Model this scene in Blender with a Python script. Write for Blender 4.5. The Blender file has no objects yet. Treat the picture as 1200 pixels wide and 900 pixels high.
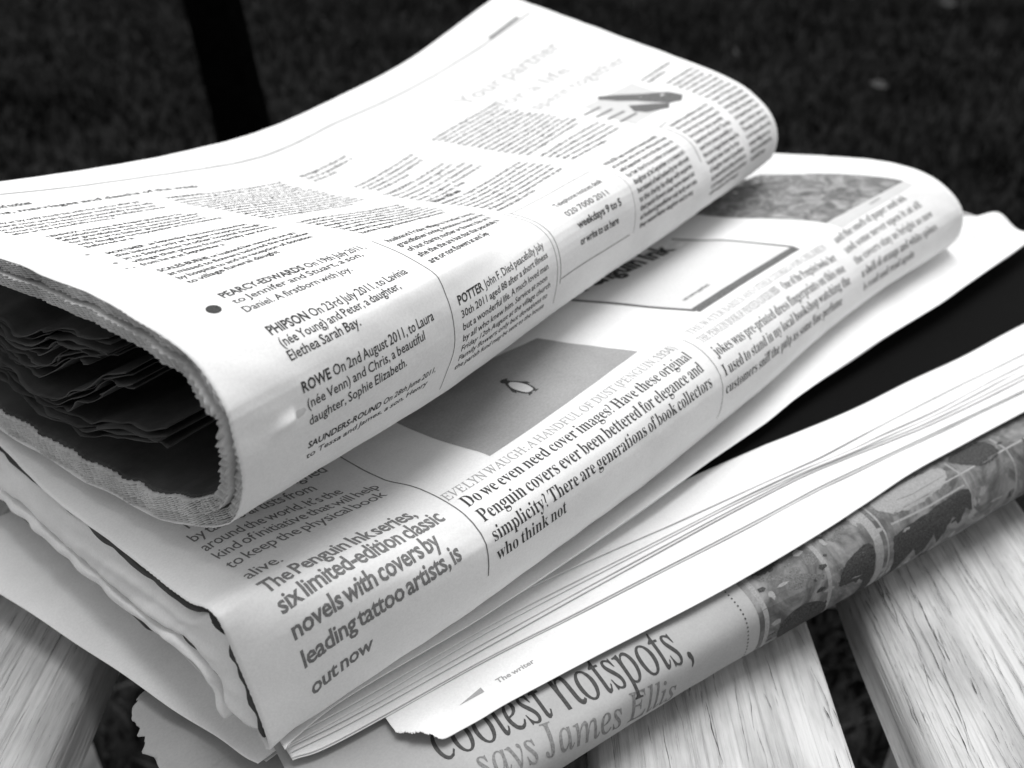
# A stack of folded newspapers lying on a weathered white wooden bench, dark lawn behind.
import bpy, math, random
import numpy as np
from mathutils import Vector
R = math.radians
rng = np.random.default_rng(7)
random.seed(7)
scene = bpy.context.scene

# ------------------------------------------------------------------ camera
cam_data = bpy.data.cameras.new("camera")
cam = bpy.data.objects.new("camera", cam_data)
scene.collection.objects.link(cam)
cam.location = (0, 0, 0.205)
cam.rotation_euler = (R(90 - 32), 0, 0)
cam_data.sensor_width = 36
cam_data.lens = 33
cam_data.clip_start = 0.005
cam_data.clip_end = 500
cam_data.dof.use_dof = True
cam_data.dof.focus_distance = 0.225
cam_data.dof.aperture_fstop = 14
scene.camera = cam

# ------------------------------------------------------------------ sky, sun, exposure
SUN_EL, SUN_AZ = 73, 8          # azimuth clockwise from +Y (the way the camera looks)
world = bpy.data.worlds.new("World")
scene.world = world
world.use_nodes = True
wn = world.node_tree
wn.nodes.clear()
sky = wn.nodes.new("ShaderNodeTexSky")
sky.sky_type = 'NISHITA'
sky.sun_disc = False
sky.sun_elevation = R(SUN_EL)
sky.sun_rotation = R(SUN_AZ)
sky.air_density = 1.0
sky.dust_density = 2.0
bw = wn.nodes.new("ShaderNodeRGBToBW")
bg = wn.nodes.new("ShaderNodeBackground")
bg.inputs[1].default_value = 0.11
wo = wn.nodes.new("ShaderNodeOutputWorld")
wn.links.new(sky.outputs[0], bw.inputs[0])
wn.links.new(bw.outputs[0], bg.inputs[0])
wn.links.new(bg.outputs[0], wo.inputs[0])
sd = bpy.data.lights.new("sun", 'SUN')
sd.energy = 1.5
sd.angle = R(38)
sun = bpy.data.objects.new("sun", sd)
scene.collection.objects.link(sun)
sun.rotation_euler = (R(90 - SUN_EL), 0, R(180 - SUN_AZ))
scene.view_settings.view_transform = 'Standard'
scene.view_settings.look = 'None'
scene.view_settings.exposure = 1.02
scene.view_settings.gamma = 1.0

# ------------------------------------------------------------------ materials (the photograph is black and white)
def mat(name, build):
    m = bpy.data.materials.new(name)
    m.use_nodes = True
    nt = m.node_tree
    b = nt.nodes["Principled BSDF"]
    b.inputs["Specular IOR Level"].default_value = 0.25
    build(nt, b)
    return m

def N(nt, t, **kw):
    n = nt.nodes.new(t)
    for k, v in kw.items():
        if k.startswith("i_"):
            key = k[2:].replace("_", " ")
            n.inputs[key].default_value = v
        else:
            setattr(n, k, v)
    return n

def ramp(nt, src, stops):
    r = nt.nodes.new("ShaderNodeValToRGB")
    e = r.color_ramp.elements
    while len(e) < len(stops):
        e.new(0.5)
    for el, (p, c) in zip(e, stops):
        el.position = p
        el.color = (c, c, c, 1)
    nt.links.new(src, r.inputs[0])
    return r.outputs[0]

def coords(nt, scale=(1, 1, 1)):
    tc = nt.nodes.new("ShaderNodeTexCoord")
    mp = nt.nodes.new("ShaderNodeMapping")
    mp.inputs["Scale"].default_value = scale
    nt.links.new(tc.outputs["Object"], mp.inputs[0])
    return mp.outputs[0]

def noise(nt, vec, scale, detail=6, rough=0.6, dist=0.0):
    n = nt.nodes.new("ShaderNodeTexNoise")
    n.inputs["Scale"].default_value = scale
    n.inputs["Detail"].default_value = detail
    n.inputs["Roughness"].default_value = rough
    n.inputs["Distortion"].default_value = dist
    nt.links.new(vec, n.inputs["Vector"])
    return n.outputs[0]

def mixc(nt, fac, a, b, mode='MIX'):
    m = nt.nodes.new("ShaderNodeMix")
    m.data_type = 'RGBA'
    m.blend_type = mode
    for sock, val in ((m.inputs[0], fac), (m.inputs[6], a), (m.inputs[7], b)):
        if isinstance(val, (int, float)):
            sock.default_value = val if sock.type == 'VALUE' else (val, val, val, 1)
        else:
            nt.links.new(val, sock)
    return m.outputs[2]

def bump(nt, b, height, strength, dist):
    bp = nt.nodes.new("ShaderNodeBump")
    bp.inputs["Strength"].default_value = strength
    bp.inputs["Distance"].default_value = dist
    nt.links.new(height, bp.inputs["Height"])
    nt.links.new(bp.outputs[0], b.inputs["Normal"])

def paper_mat(name, lo, hi, rough=0.85, trans=0.0):
    def f(nt, b):
        v = coords(nt)
        big = noise(nt, v, 45, 5, 0.6)
        fine = noise(nt, v, 1600, 4, 0.7)
        c1 = ramp(nt, big, [(0.3, lo), (0.7, hi)])
        c2 = ramp(nt, fine, [(0.3, 0.90), (0.65, 1.0)])
        nt.links.new(mixc(nt, 1.0, c1, c2, 'MULTIPLY'), b.inputs["Base Color"])
        b.inputs["Roughness"].default_value = rough
        h = noise(nt, v, 110, 8, 0.62)
        bump(nt, b, h, 0.2, 0.0008)
    return mat(name, f)

M = {}
M['paper'] = paper_mat('newsprint', 0.70, 0.78)
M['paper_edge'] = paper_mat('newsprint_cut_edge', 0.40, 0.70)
M['paper_shade'] = paper_mat('inner_newsprint_painted_shade', 0.025, 0.085)  # newsprint darkened to paint the shade inside the roll and folds
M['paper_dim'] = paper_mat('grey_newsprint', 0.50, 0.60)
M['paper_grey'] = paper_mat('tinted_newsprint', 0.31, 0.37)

def ink_mat(name, c, var=0.5):
    def f(nt, b):
        v = coords(nt)
        n = noise(nt, v, 2200, 3, 0.6)
        nt.links.new(ramp(nt, n, [(0.3, c * (1 - var * 0.5)), (0.75, c * (1 + var))]), b.inputs["Base Color"])
        b.inputs["Roughness"].default_value = 0.9
        b.inputs["Specular IOR Level"].default_value = 0.04
    return mat(name, f)
M['ink'] = ink_mat('printing_ink', 0.055)
M['ink_soft'] = ink_mat('thin_printing_ink', 0.16)
M['ink_mid'] = ink_mat('grey_printing_ink', 0.30, 0.25)
M['ink_pale'] = ink_mat('pale_grey_printing_ink', 0.52, 0.15)
def photo_mat(name, scale, stops, dist=1.5):
    def f(nt, b):
        v = coords(nt)
        n = noise(nt, v, scale, 7, 0.62, dist)
        g = noise(nt, v, 1400, 3, 0.7)
        c1 = ramp(nt, n, stops)
        c2 = ramp(nt, g, [(0.3, 0.82), (0.65, 1.0)])
        nt.links.new(mixc(nt, 1.0, c1, c2, 'MULTIPLY'), b.inputs["Base Color"])
        b.inputs["Roughness"].default_value = 0.7
    return mat(name, f)
M['ink_faint'] = ink_mat('faded_printing_ink', 0.42, 0.15)
M['photo_flat'] = photo_mat('printed_grey_panel', 30, [(0.3, 0.27), (0.7, 0.34)], 0.3)
M['photo_pale'] = ink_mat('pale_tint', 0.58, 0.12)
M['ink_pale2'] = ink_mat('photo_light_tone', 0.25, 0.35)
M['shade_black'] = ink_mat('painted_shade_black', 0.004, 0.6)  # paints the deep shade in the gap under the lifted leaf
M['ink_tone'] = ink_mat('photo_dark_tone', 0.05, 0.9)
M['ink_tone2'] = ink_mat('photo_mid_tone', 0.12, 0.7)
M['photo_busy'] = photo_mat('printed_photo', 130, [(0.30, 0.07), (0.45, 0.15), (0.55, 0.24), (0.72, 0.42)])
M['photo_brown'] = photo_mat('printed_photo_dark', 60, [(0.30, 0.045), (0.45, 0.11), (0.58, 0.20), (0.75, 0.30)], 2.2)

def wood(nt, b):
    v = coords(nt, (1, 0.035, 1))
    v2 = coords(nt, (1, 0.012, 1))
    grain = noise(nt, v, 900, 8, 0.65, 0.4)
    streak = noise(nt, v2, 420, 6, 0.7, 0.8)
    patch = noise(nt, coords(nt, (1, 0.3, 1)), 60, 5, 0.6)
    c = ramp(nt, grain, [(0.30, 0.40), (0.46, 0.49), (0.70, 0.56)])
    dk = ramp(nt, streak, [(0.29, 0.14), (0.35, 0.78), (0.42, 1.0)])
    fine = noise(nt, coords(nt, (1, 0.055, 1)), 1500, 5, 0.75, 0.5)
    worn = ramp(nt, noise(nt, coords(nt, (1, 0.25, 1)), 90, 5, 0.65), [(0.42, 0.0), (0.62, 1.0)])
    dk = mixc(nt, 1.0, dk, mixc(nt, worn, 1.0, ramp(nt, fine, [(0.34, 0.32), (0.41, 1.0)])), 'MULTIPLY')
    pt = ramp(nt, patch, [(0.35, 0.62), (0.6, 1.0)])
    c = mixc(nt, 1.0, c, dk, 'MULTIPLY')
    c = mixc(nt, 1.0, c, pt, 'MULTIPLY')
    nt.links.new(c, b.inputs["Base Color"])
    b.inputs["Roughness"].default_value = 0.75
    hh = mixc(nt, 0.5, grain, ramp(nt, streak, [(0.33, 0.0), (0.45, 1.0)]))
    bump(nt, b, hh, 0.6, 0.0012)
M['wood'] = mat('peeling_white_painted_wood', wood)
def crackm(nt, b):
    n = noise(nt, coords(nt), 900, 4, 0.6)
    nt.links.new(ramp(nt, n, [(0.3, 0.02), (0.7, 0.07)]), b.inputs["Base Color"])
    b.inputs["Roughness"].default_value = 0.95
M['crack'] = mat('bare_dark_wood_in_crack', crackm)
def blackm(nt, b):
    n = noise(nt, coords(nt), 120, 4, 0.6)
    nt.links.new(ramp(nt, n, [(0.3, 0.0008), (0.7, 0.002)]), b.inputs["Base Color"])
    b.inputs["Roughness"].default_value = 0.9
    b.inputs["Specular IOR Level"].default_value = 0.0
M['black'] = mat('matt_black_paint', blackm)
def soilm(nt, b):
    n = noise(nt, coords(nt), 9, 8, 0.65)
    nt.links.new(ramp(nt, n, [(0.35, 0.006), (0.65, 0.02)]), b.inputs["Base Color"])
    b.inputs["Roughness"].default_value = 1.0
    b.inputs["Specular IOR Level"].default_value = 0.0
M['soil'] = mat('dark_lawn_soil', soilm)
def grassm(nt, b):
    n = noise(nt, coords(nt), 3.2, 6, 0.65)
    nt.links.new(ramp(nt, n, [(0.38, 0.010), (0.66, 0.038)]), b.inputs["Base Color"])
    b.inputs["Roughness"].default_value = 0.9
    b.inputs["Specular IOR Level"].default_value = 0.03
M['grass'] = mat('dark_grass_blades', grassm)
def speckm(nt, b):
    n = noise(nt, coords(nt), 60, 4, 0.6)
    nt.links.new(ramp(nt, n, [(0.3, 0.035), (0.7, 0.07)]), b.inputs["Base Color"])
    b.inputs["Roughness"].default_value = 0.9
M['speck'] = mat('pale_withered_leaf', speckm)

# ------------------------------------------------------------------ object helpers
COL = scene.collection
def tag(o, label=None, cat=None, group=None, kind=None):
    for k, v in (("label", label), ("category", cat), ("group", group), ("kind", kind)):
        if v:
            o[k] = v
    return o
def empty(name, loc, rz=0.0):
    e = bpy.data.objects.new(name, None)
    e.empty_display_size = 0.02
    COL.objects.link(e)
    e.location = loc
    e.rotation_euler = (0, 0, rz)
    return e
def mesh_obj(name, verts, faces, material, parent=None, smooth=True):
    me = bpy.data.meshes.new(name)
    me.from_pydata([tuple(map(float, v)) for v in verts], [], [tuple(map(int, f)) for f in faces])
    if smooth:
        me.polygons.foreach_set("use_smooth", [True] * len(me.polygons))
    me.materials.append(material)
    me.update()
    o = bpy.data.objects.new(name, me)
    COL.objects.link(o)
    if parent is not None:
        o.parent = parent
    return o
# ------------------------------------------------------------------ surfaces (all lengths in millimetres, local to each paper)
def crom(P, t):
    """Catmull-Rom through rows of P at parameters t in [0, len-1]."""
    P = np.asarray(P, float)
    n = len(P)
    t = np.clip(t, 0, n - 1 - 1e-9)
    i = np.floor(t).astype(int)
    f = (t - i)[:, None]
    def g(k):
        k = np.asarray(k)
        out = P[np.clip(k, 0, n - 1)].copy()
        lo = k < 0
        hi = k > n - 1
        if lo.any(): out[lo] = 2 * P[0] - P[1]
        if hi.any(): out[hi] = 2 * P[-1] - P[-2]
        return out
    p0, p1, p2, p3 = g(i - 1), g(i), g(i + 1), g(i + 2)
    return 0.5 * ((2 * p1) + (-p0 + p2) * f + (2 * p0 - 5 * p1 + 4 * p2 - p3) * f ** 2 + (-p0 + 3 * p1 - 3 * p2 + p3) * f ** 3)

def arc_resample(pts, n):
    d = crom(pts, np.linspace(0, len(pts) - 1, len(pts) * 24))
    s = np.concatenate([[0], np.cumsum(np.linalg.norm(np.diff(d, axis=0), axis=1))])
    q = np.linspace(0, s[-1], n)
    return np.stack([np.interp(q, s, d[:, k]) for k in range(d.shape[1])], 1), s[-1]

class Surf:
    """Loft of cross-sections (b, z) standing at distances a along the spine. v is arc length, 0 at each section's mark."""
    def __init__(self, stations, nlo=40, nhi=80, smooth=3):
        self.a = np.array([s[0] for s in stations], float)
        lo, hi, ll, lh = [], [], [], []
        for a, below, above in stations:
            full = list(below) + list(above)
            m = len(below)
            d = crom(full, np.linspace(0, len(full) - 1, (len(full) - 1) * 24 + 1))
            for _ in range(smooth):
                d[1:-1] = 0.25 * d[:-2] + 0.5 * d[1:-1] + 0.25 * d[2:]
            s = np.concatenate([[0], np.cumsum(np.linalg.norm(np.diff(d, axis=0), axis=1))])
            sm = s[m * 24]
            q = np.linspace(0, sm, nlo)
            lo.append(np.stack([np.interp(q, s, d[:, k]) for k in (0, 1)], 1)); ll.append(sm)
            q = np.linspace(sm, s[-1], nhi)
            hi.append(np.stack([np.interp(q, s, d[:, k]) for k in (0, 1)], 1)); lh.append(s[-1] - sm)
        self.vlo, self.vhi = -float(np.mean(ll)), float(np.mean(lh))
        self.G = np.concatenate([np.array(lo), np.array(hi)[:, 1:]], axis=1)       # station x sample x 2
        self.vs = np.concatenate([np.linspace(self.vlo, 0, nlo), np.linspace(0, self.vhi, nhi)[1:]])
    def raw(self, a, v):
        a = np.asarray(a, float); v = np.asarray(v, float)
        t = np.interp(a, self.a, np.arange(len(self.a)))
        over = np.where(a > self.a[-1], a - self.a[-1], 0) + np.where(a < self.a[0], a - self.a[0], 0)
        u = np.interp(v, self.vs, np.arange(len(self.vs)))
        i = np.clip(np.floor(u).astype(int), 0, len(self.vs) - 2); f = (u - i)[:, None]
        # monotone smooth blend between stations (Catmull-Rom with real spacing)
        n = len(self.a); k = np.clip(np.floor(t).astype(int), 0, n - 2)
        h = self.a[k + 1] - self.a[k]; w = np.clip((a - self.a[k]) / h, 0, 1)
        def S(kk): return self.G[kk, i] * (1 - f) + self.G[kk, i + 1] * f
        P1, P2 = S(k), S(k + 1)
        km, kp = np.clip(k - 1, 0, n - 1), np.clip(k + 2, 0, n - 1)
        P0, P3 = S(km), S(kp)
        def slope(Pa, Pb, aa, ab):
            d = np.where(ab - aa == 0, 1, ab - aa)[:, None]
            return (Pb - Pa) / d
        m1 = slope(P0, P2, self.a[km], self.a[k + 1]) * h[:, None]
        m2 = slope(P1, P3, self.a[k], self.a[kp]) * h[:, None]
        w = w[:, None]
        bz = (2*w**3-3*w**2+1)*P1 + (w**3-2*w**2+w)*m1 + (-2*w**3+3*w**2)*P2 + (w**3-w**2)*m2
        return np.stack([a, bz[:, 0], bz[:, 1]], 1)
    def ripple(self, p, a, v):
        return 0.0 * a
    def pos(self, a, v, off=0.0):
        a = np.atleast_1d(np.asarray(a, float)); v = np.atleast_1d(np.asarray(v, float))
        p = self.raw(a, v)
        e = 0.6
        da = self.raw(a + e, v) - self.raw(a - e, v)
        dv = self.raw(a, v + e) - self.raw(a, v - e)
        n = np.cross(da, dv)
        n /= np.linalg.norm(n, axis=1)[:, None] + 1e-12
        return p + n * (np.asarray(off).reshape(-1, 1) + self.ripple(p, a, v)[:, None])

def wob(a, v, seed, amp, la, lv):
    """Smooth pseudo-random field: sum of a few sines."""
    r = np.random.default_rng(seed)
    s = 0
    for k in range(5):
        fa, fv, ph = r.uniform(.4, 1.3) / la, r.uniform(.4, 1.3) / lv, r.uniform(0, 6.28)
        s = s + np.sin(6.283 * (fa * a * r.choice([-1, 1]) + fv * v) + ph)
    return amp * s / 2.5

# paper 1, the folded paper on top (millimetres above its local base plane, z = 56 mm over the slats)
Z1 = 21
P1 = [
 (0,   [(135,-20),(60,-18.5),(30,-15),(17,-11),(7,-6)], [(0,0),(-5,12),(-5.5,21),(-3,30),(10,39),(37,42),(71,40),(105,38),(142,38)]),
 (64,  [(135,-15),(60,-15),(22,-13.5),(8,-9.5),(1,-5)], [(-3,0),(-8.5,14),(-8.5,22),(-6,29),(-2,33.5),(17,36.5),(44,33.3),(79,29.5),(103,27.2),(142,28.5)]),
 (122, [(135,-12),(60,-12),(18,-11),(8,-8),(2,-4)], [(-1,0),(-3,10),(-2,19),(3,24.5),(16,25.5),(50,21.3),(88,17.4),(109,17),(142,23)]),
 (163, [(135,-11),(60,-11),(18,-10),(8,-7),(2,-4)], [(-1,0),(-3,10),(-2,20),(2,26),(13,28.3),(33,26.8),(59,24.2),(81,23.2),(112,22),(142,25.5)]),
 (217, [(135,-8),(60,-8.5),(18,-8),(8,-6),(3,-4)], [(0,0),(-2,9),(2,18),(8,24),(20,27),(45,28),(80,28.5),(112,30),(142,33)]),
 (285, [(135,-7),(60,-7),(20,-7),(10,-5.5),(4,-3)], [(1,0),(0,9),(4,18),(13,25),(23,29),(50,35),(80,40),(112,46),(142,51)]),
]
P1 = [(a, [(b, z + Z1) for b, z in lo], [(b, z + Z1) for b, z in hi]) for a, lo, hi in P1]
O1, RZ1 = (-.058, .152, .056), 90 - 36
# paper 2, the wider paper below it (base plane z = 24 mm)
Z2 = -24
P2 = [
 (0,   [(150,27),(100,26),(40,25),(14,24.5),(5,23.6)], [(1,25),(3.5,38),(6.5,52),(9,60.5),(13,61.5),(22,57.5),(42,54.5),(76,53),(115,54),(170,56),(215,56)]),
 (20,  [(150,28),(100,27),(30,26),(6,26),(-3,28)], [(-4.5,34),(-5,44),(-3.5,53),(-1,59),(5,61.5),(16,60),(38,56.5),(76,54),(115,55),(170,56),(210,56)]),
 (57,  [(150,29),(100,29),(30,28),(0,28),(-8,31)], [(-12,37),(-13.5,44),(-13.5,51),(-11.5,56.5),(-4,60.3),(9,60),(23,57.3),(42,56),(100,56),(170,56),(205,56)]),
 (152, [(150,33),(100,33),(30,33),(-5,33),(-16,36)], [(-20.5,44),(-22,52),(-20.5,60.5),(-15,66),(-6,68.3),(19,66.3),(60,63.5),(120,62),(170,61),(196,60)]),
 (250, [(150,38),(100,38),(30,37.5),(-8,37.5),(-17,40)], [(-21,46),(-21,52),(-18,59),(-9,65.5),(-1,68.3),(22,66.7),(48,63.5),(110,62),(160,61),(196,60)]),
 (327, [(150,43),(100,42.5),(30,42.5),(-14,42),(-25,44)], [(-30,50),(-31,57),(-29,64),(-20,71),(-6,75),(20,74),(61,67.5),(110,64),(150,62),(190,60)]),
]
P2 = [(a, [(b, z + Z2) for b, z in lo], [(b, z + Z2) for b, z in hi]) for a, lo, hi in P2]
O2, RZ2 = (-.0536, .1333, .024), 90 - 41
# paper 4, the supplement at the bottom (base plane z = 4 mm)
Z4 = -4
P4 = [
 (0,   [(110,5),(40,5),(10,5),(-4,5.5)], [(-8,8),(-9,12),(-7,16.5),(0,18),(15,18.2),(60,18.2),(140,18)]),
 (60,  [(110,5),(40,5),(8,5),(-1,5)], [(-5,8),(-7,13),(-5.5,18.5),(-1,20.5),(12,21.2),(60,21.2),(140,21)]),
 (118, [(110,5),(40,5),(8,5),(0,5)], [(-4,8),(-5,15),(-3,21.5),(3,24.6),(14,25.3),(60,25.3),(140,25)]),
 (166, [(110,5),(40,5),(8,5),(0,5)], [(-5,9),(-7,16),(-6,22.8),(-2,27.5),(8,29.2),(50,29.2),(140,29)]),
 (235, [(110,5),(40,5),(8,5),(-1,5)], [(-5,9),(-7,16),(-5,23),(-2,27.5),(6,30),(50,30.2),(140,30)]),
 (350, [(110,5),(40,5),(8,5),(-1,5)], [(-5,9),(-7,16),(-5,23),(-2,28),(6,31),(50,32),(140,32)]),
]
P4 = [(a, [(b, z + Z4) for b, z in lo], [(b, z + Z4) for b, z in hi]) for a, lo, hi in P4]
O4, RZ4 = (-.039, .115, .004), 90 - 57
# paper 3, the loose open paper: leaves lying on the supplement (base plane z = 18 mm)
O3, RZ3 = (-.053, .136, .018), 90 - 54
S1, S2, S4 = Surf(P1), Surf(P2), Surf(P4)
def rip1(p, a, v):
    dent = 1.3 * np.exp(-((a - 12.5) / 3.6) ** 2 - ((v - 20.0 - (a - 12.5) * .25) / 1.5) ** 2) * (1 / (1 + np.exp((a - 14.0) * 4.0)))
    return wob(a, v, 3, 0.22, 70, 45) + wob(a, v, 5, 0.06, 16, 12) + dent
S1.ripple = rip1
S2.ripple = lambda p, a, v: wob(a, v, 8, 0.20, 75, 40) + wob(a, v, 9, 0.06, 16, 12)
S4.ripple = lambda p, a, v: wob(a, v, 12, 0.15, 60, 40) + wob(a, v, 14, 0.05, 16, 12)
# ------------------------------------------------------------------ sheets
def slab_from_grid(P, T):
    """P: (na, nv, 3) mid-surface in mm, T: thickness mm. Closed slab: two faces and a rim."""
    na, nv, _ = P.shape
    da = np.gradient(P, axis=0); dv = np.gradient(P, axis=1)
    n = np.cross(da, dv); n /= np.linalg.norm(n, axis=2, keepdims=True) + 1e-12
    top = (P).reshape(-1, 3) / 1000; bot = (P - n * T).reshape(-1, 3) / 1000
    V = np.concatenate([top, bot])
    idx = np.arange(na * nv).reshape(na, nv); off = na * nv
    q = np.stack([idx[:-1, :-1], idx[1:, :-1], idx[1:, 1:], idx[:-1, 1:]], -1).reshape(-1, 4)
    F = [q, q[:, ::-1] + off]
    for e in (idx[0, :], idx[-1, ::-1], idx[::-1, 0], idx[:, -1]):
        F.append(np.stack([e[:-1], e[1:], e[1:] + off, e[:-1] + off], -1))
    # orientation of rims is not critical for shading of closed slabs with flat rims
    return V, np.concatenate(F)
def sheet(name, S, aa, vv, thick, material, parent, off=0.0, edge=None, ramp_mm=6.0):
    """aa, vv: sample positions. edge(v) shifts the left end of the sheet."""
    A, Vv = np.meshgrid(aa, vv, indexing='ij')
    A = A.astype(float)
    if edge is not None:
        k = np.clip(1 - (A - aa[0]) / ramp_mm, 0, 1)
        A = A + edge(Vv) * k
    P = S.pos(A.ravel(), Vv.ravel(), off if np.isscalar(off) else off(A.ravel(), Vv.ravel())).reshape(A.shape + (3,))
    V, F = slab_from_grid(P, thick)
    o = mesh_obj(name, V, F, material, parent)
    mark_rim_sharp(o, A.shape[0] * A.shape[1])
    return o
def mark_rim_sharp(o, n):
    me = o.data
    me.polygons.foreach_set("use_smooth", [not (min(p.vertices) < n <= max(p.vertices)) for p in me.polygons])
def flat_leaf(name, front, back, zf, thick, material, parent, na=90, nb=40, left_wob=0.0, seed=0, crinkle=0.15, rag=None):
    """A loose leaf: front edge polyline [(a, b)], back edge b value; zf(a, b) height in mm."""
    fa = np.array(front, float)
    d = crom(fa, np.linspace(0, len(fa) - 1, na))
    P = np.zeros((na, nb, 3))
    if rag:
        rj = np.random.default_rng(seed + 3)
        k = np.clip((rag - d[:, 0]) / 2.0, 0, 1)[:, None]
        dj = d + rj.normal(0, 0.13, d.shape) * k
    for j in range(nb):
        t = (j / (nb - 1)) ** 1.5
        b = d[:, 1] * (1 - t) + np.array([back(a) if callable(back) else back for a in d[:, 0]]) * t
        a = d[:, 0] + (left_wob * (b - d[:, 1]) if np.isscalar(left_wob) else left_wob(b, d[:, 0]))
        P[:, j, 0], P[:, j, 1] = a, b
        P[:, j, 2] = [zf(x, y) for x, y in zip(a, b)]
    P[:, :, 2] += wob(P[:, :, 0], P[:, :, 1], seed + 50, crinkle, 55, 30)
    if rag:
        P[:, 0, :2] = dj
        P[0, :, 0] += rj.normal(0, .12, nb)
    V, F = slab_from_grid(P, thick)
    o = mesh_obj(name, V, F, material, parent)
    mark_rim_sharp(o, na * nb)
    return o
def saw(v, pitch, amp, seed, ph=None):
    r = np.random.default_rng(seed)
    ph = r.uniform(0, pitch) if ph is None else ph
    seed = 1 if ph is not None and seed is None else (seed or 1)
    t = ((v + ph + 0.25 * np.sin(v * 0.7 + seed)) / pitch) % 1.0
    return amp * (np.abs(t - 0.5) * 2 - 0.5)

# ================================================================== lawn and bench
def lawn():
    me_v = [(-150, -150, -0.452), (150, -150, -0.452), (150, 150, -0.452), (-150, 150, -0.452)]
    # gently uneven sheet near the bench inside one big sheet
    n = 60
    xs = np.concatenate([[-150, -40], np.linspace(-8, 8, n), [40, 150]])
    ys = np.concatenate([[-150, -40], np.linspace(-2, 14, n), [40, 150]])
    X, Y = np.meshgrid(xs, ys, indexing='ij')
    Z = -0.452 + 0.012 * np.sin(X * 2.1 + 0.4 * Y) * np.cos(Y * 1.7)
    V = np.stack([X, Y, Z], -1).reshape(-1, 3)
    idx = np.arange(X.size).reshape(X.shape)
    F = np.stack([idx[:-1, :-1], idx[1:, :-1], idx[1:, 1:], idx[:-1, 1:]], -1).reshape(-1, 4)
    o = mesh_obj("ground", V, F, M['soil']); tag(o, kind="structure")
    # grass blades
    N_ = 150000
    r = np.random.default_rng(21)
    y = -0.3 + 9.0 * r.random(N_) ** 1.7
    x = (r.random(N_) * 2 - 1) * (0.7 + 0.75 * np.maximum(y, 0))
    clump = np.sin(x * 5 + 2 * np.sin(y * 3)) * np.sin(y * 6 + np.cos(x * 4))
    h = (0.030 + 0.022 * r.random(N_)) * (1 + 0.35 * clump)
    th = r.random(N_) * 6.283
    w = 0.0016 + 0.0012 * r.random(N_) + 0.0006 * y
    lean = r.normal(0, 0.5, (N_, 2)) * h[:, None]
    z0 = -0.452 + 0.012 * np.sin(x * 2.1 + 0.4 * y) * np.cos(y * 1.7) - 0.002
    cx, sx = np.cos(th) * w, np.sin(th) * w
    p0 = np.stack([x - cx, y - sx, z0], 1); p1 = np.stack([x + cx, y + sx, z0], 1)
    p2 = np.stack([x + cx * .7 + lean[:, 0] * .4, y + sx * .7 + lean[:, 1] * .4, z0 + h * .6], 1)
    p3 = np.stack([x - cx * .7 + lean[:, 0] * .4, y - sx * .7 + lean[:, 1] * .4, z0 + h * .6], 1)
    p4 = np.stack([x + lean[:, 0], y + lean[:, 1], z0 + h], 1)
    V = np.stack([p0, p1, p2, p3, p4], 1).reshape(-1, 3)
    me = bpy.data.meshes.new("grass")
    b = np.arange(N_) * 5
    quads = np.stack([b, b + 1, b + 2, b + 3], 1); tris = np.stack([b + 3, b + 2, b + 4], 1)
    me.vertices.add(len(V)); me.vertices.foreach_set("co", V.ravel().astype(np.float32))
    me.loops.add(N_ * 7)
    me.loops.foreach_set("vertex_index", np.concatenate([quads.ravel(), tris.ravel()]).astype(np.int32))
    me.polygons.add(N_ * 2)
    ls = np.concatenate([np.arange(N_) * 4, N_ * 4 + np.arange(N_) * 3])
    me.polygons.foreach_set("loop_start", ls.astype(np.int32))
    me.update(calc_edges=True); me.validate()
    me.materials.append(M['grass'])
    g = bpy.data.objects.new("grass", me); COL.objects.link(g); tag(g, kind="stuff")
    g["label"] = "dark out of focus lawn grass behind the newspapers"; g["category"] = "grass"
lawn()

def leaf_speck(name, loc, s, rz, label, tilt=0.5):
    """a small curled withered leaf lying on the grass"""
    P = np.zeros((9, 5, 3))
    for i in range(9):
        t = i / 8
        w = math.sin(math.pi * min(max(t, 0.04), 0.97)) ** 0.8
        for j in range(5):
            u = (j - 2) / 2
            P[i, j] = ((t - .5) * 2.1 * s, u * w * s * 0.55, abs(u) * w * s * 0.25 + 0.2 * s * (t - .5) ** 2)
    V, F = slab_from_grid(P, 0.02 * s)
    o = mesh_obj(name, V, F, M['speck'])
    o.location = loc; o.rotation_euler = (tilt, 0.15, rz)
    return tag(o, label, "leaf", "withered leaves scattered on the lawn")
leaf_speck("withered_leaf", (0.645, 2.803, -0.42), 26, 1.2, "small round pale leaf on the dark lawn just above the top newspaper's rounded corner", 0.9)
leaf_speck("withered_leaf", (0.939, 2.443, -0.42), 22, -0.5, "long slanting pale leaf on the dark lawn above the second newspaper")
leaf_speck("withered_leaf", (1.56, 3.58, -0.42), 40, 0.3, "faint pale leaf at the top edge of the photo on the lawn", 0.9)

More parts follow.
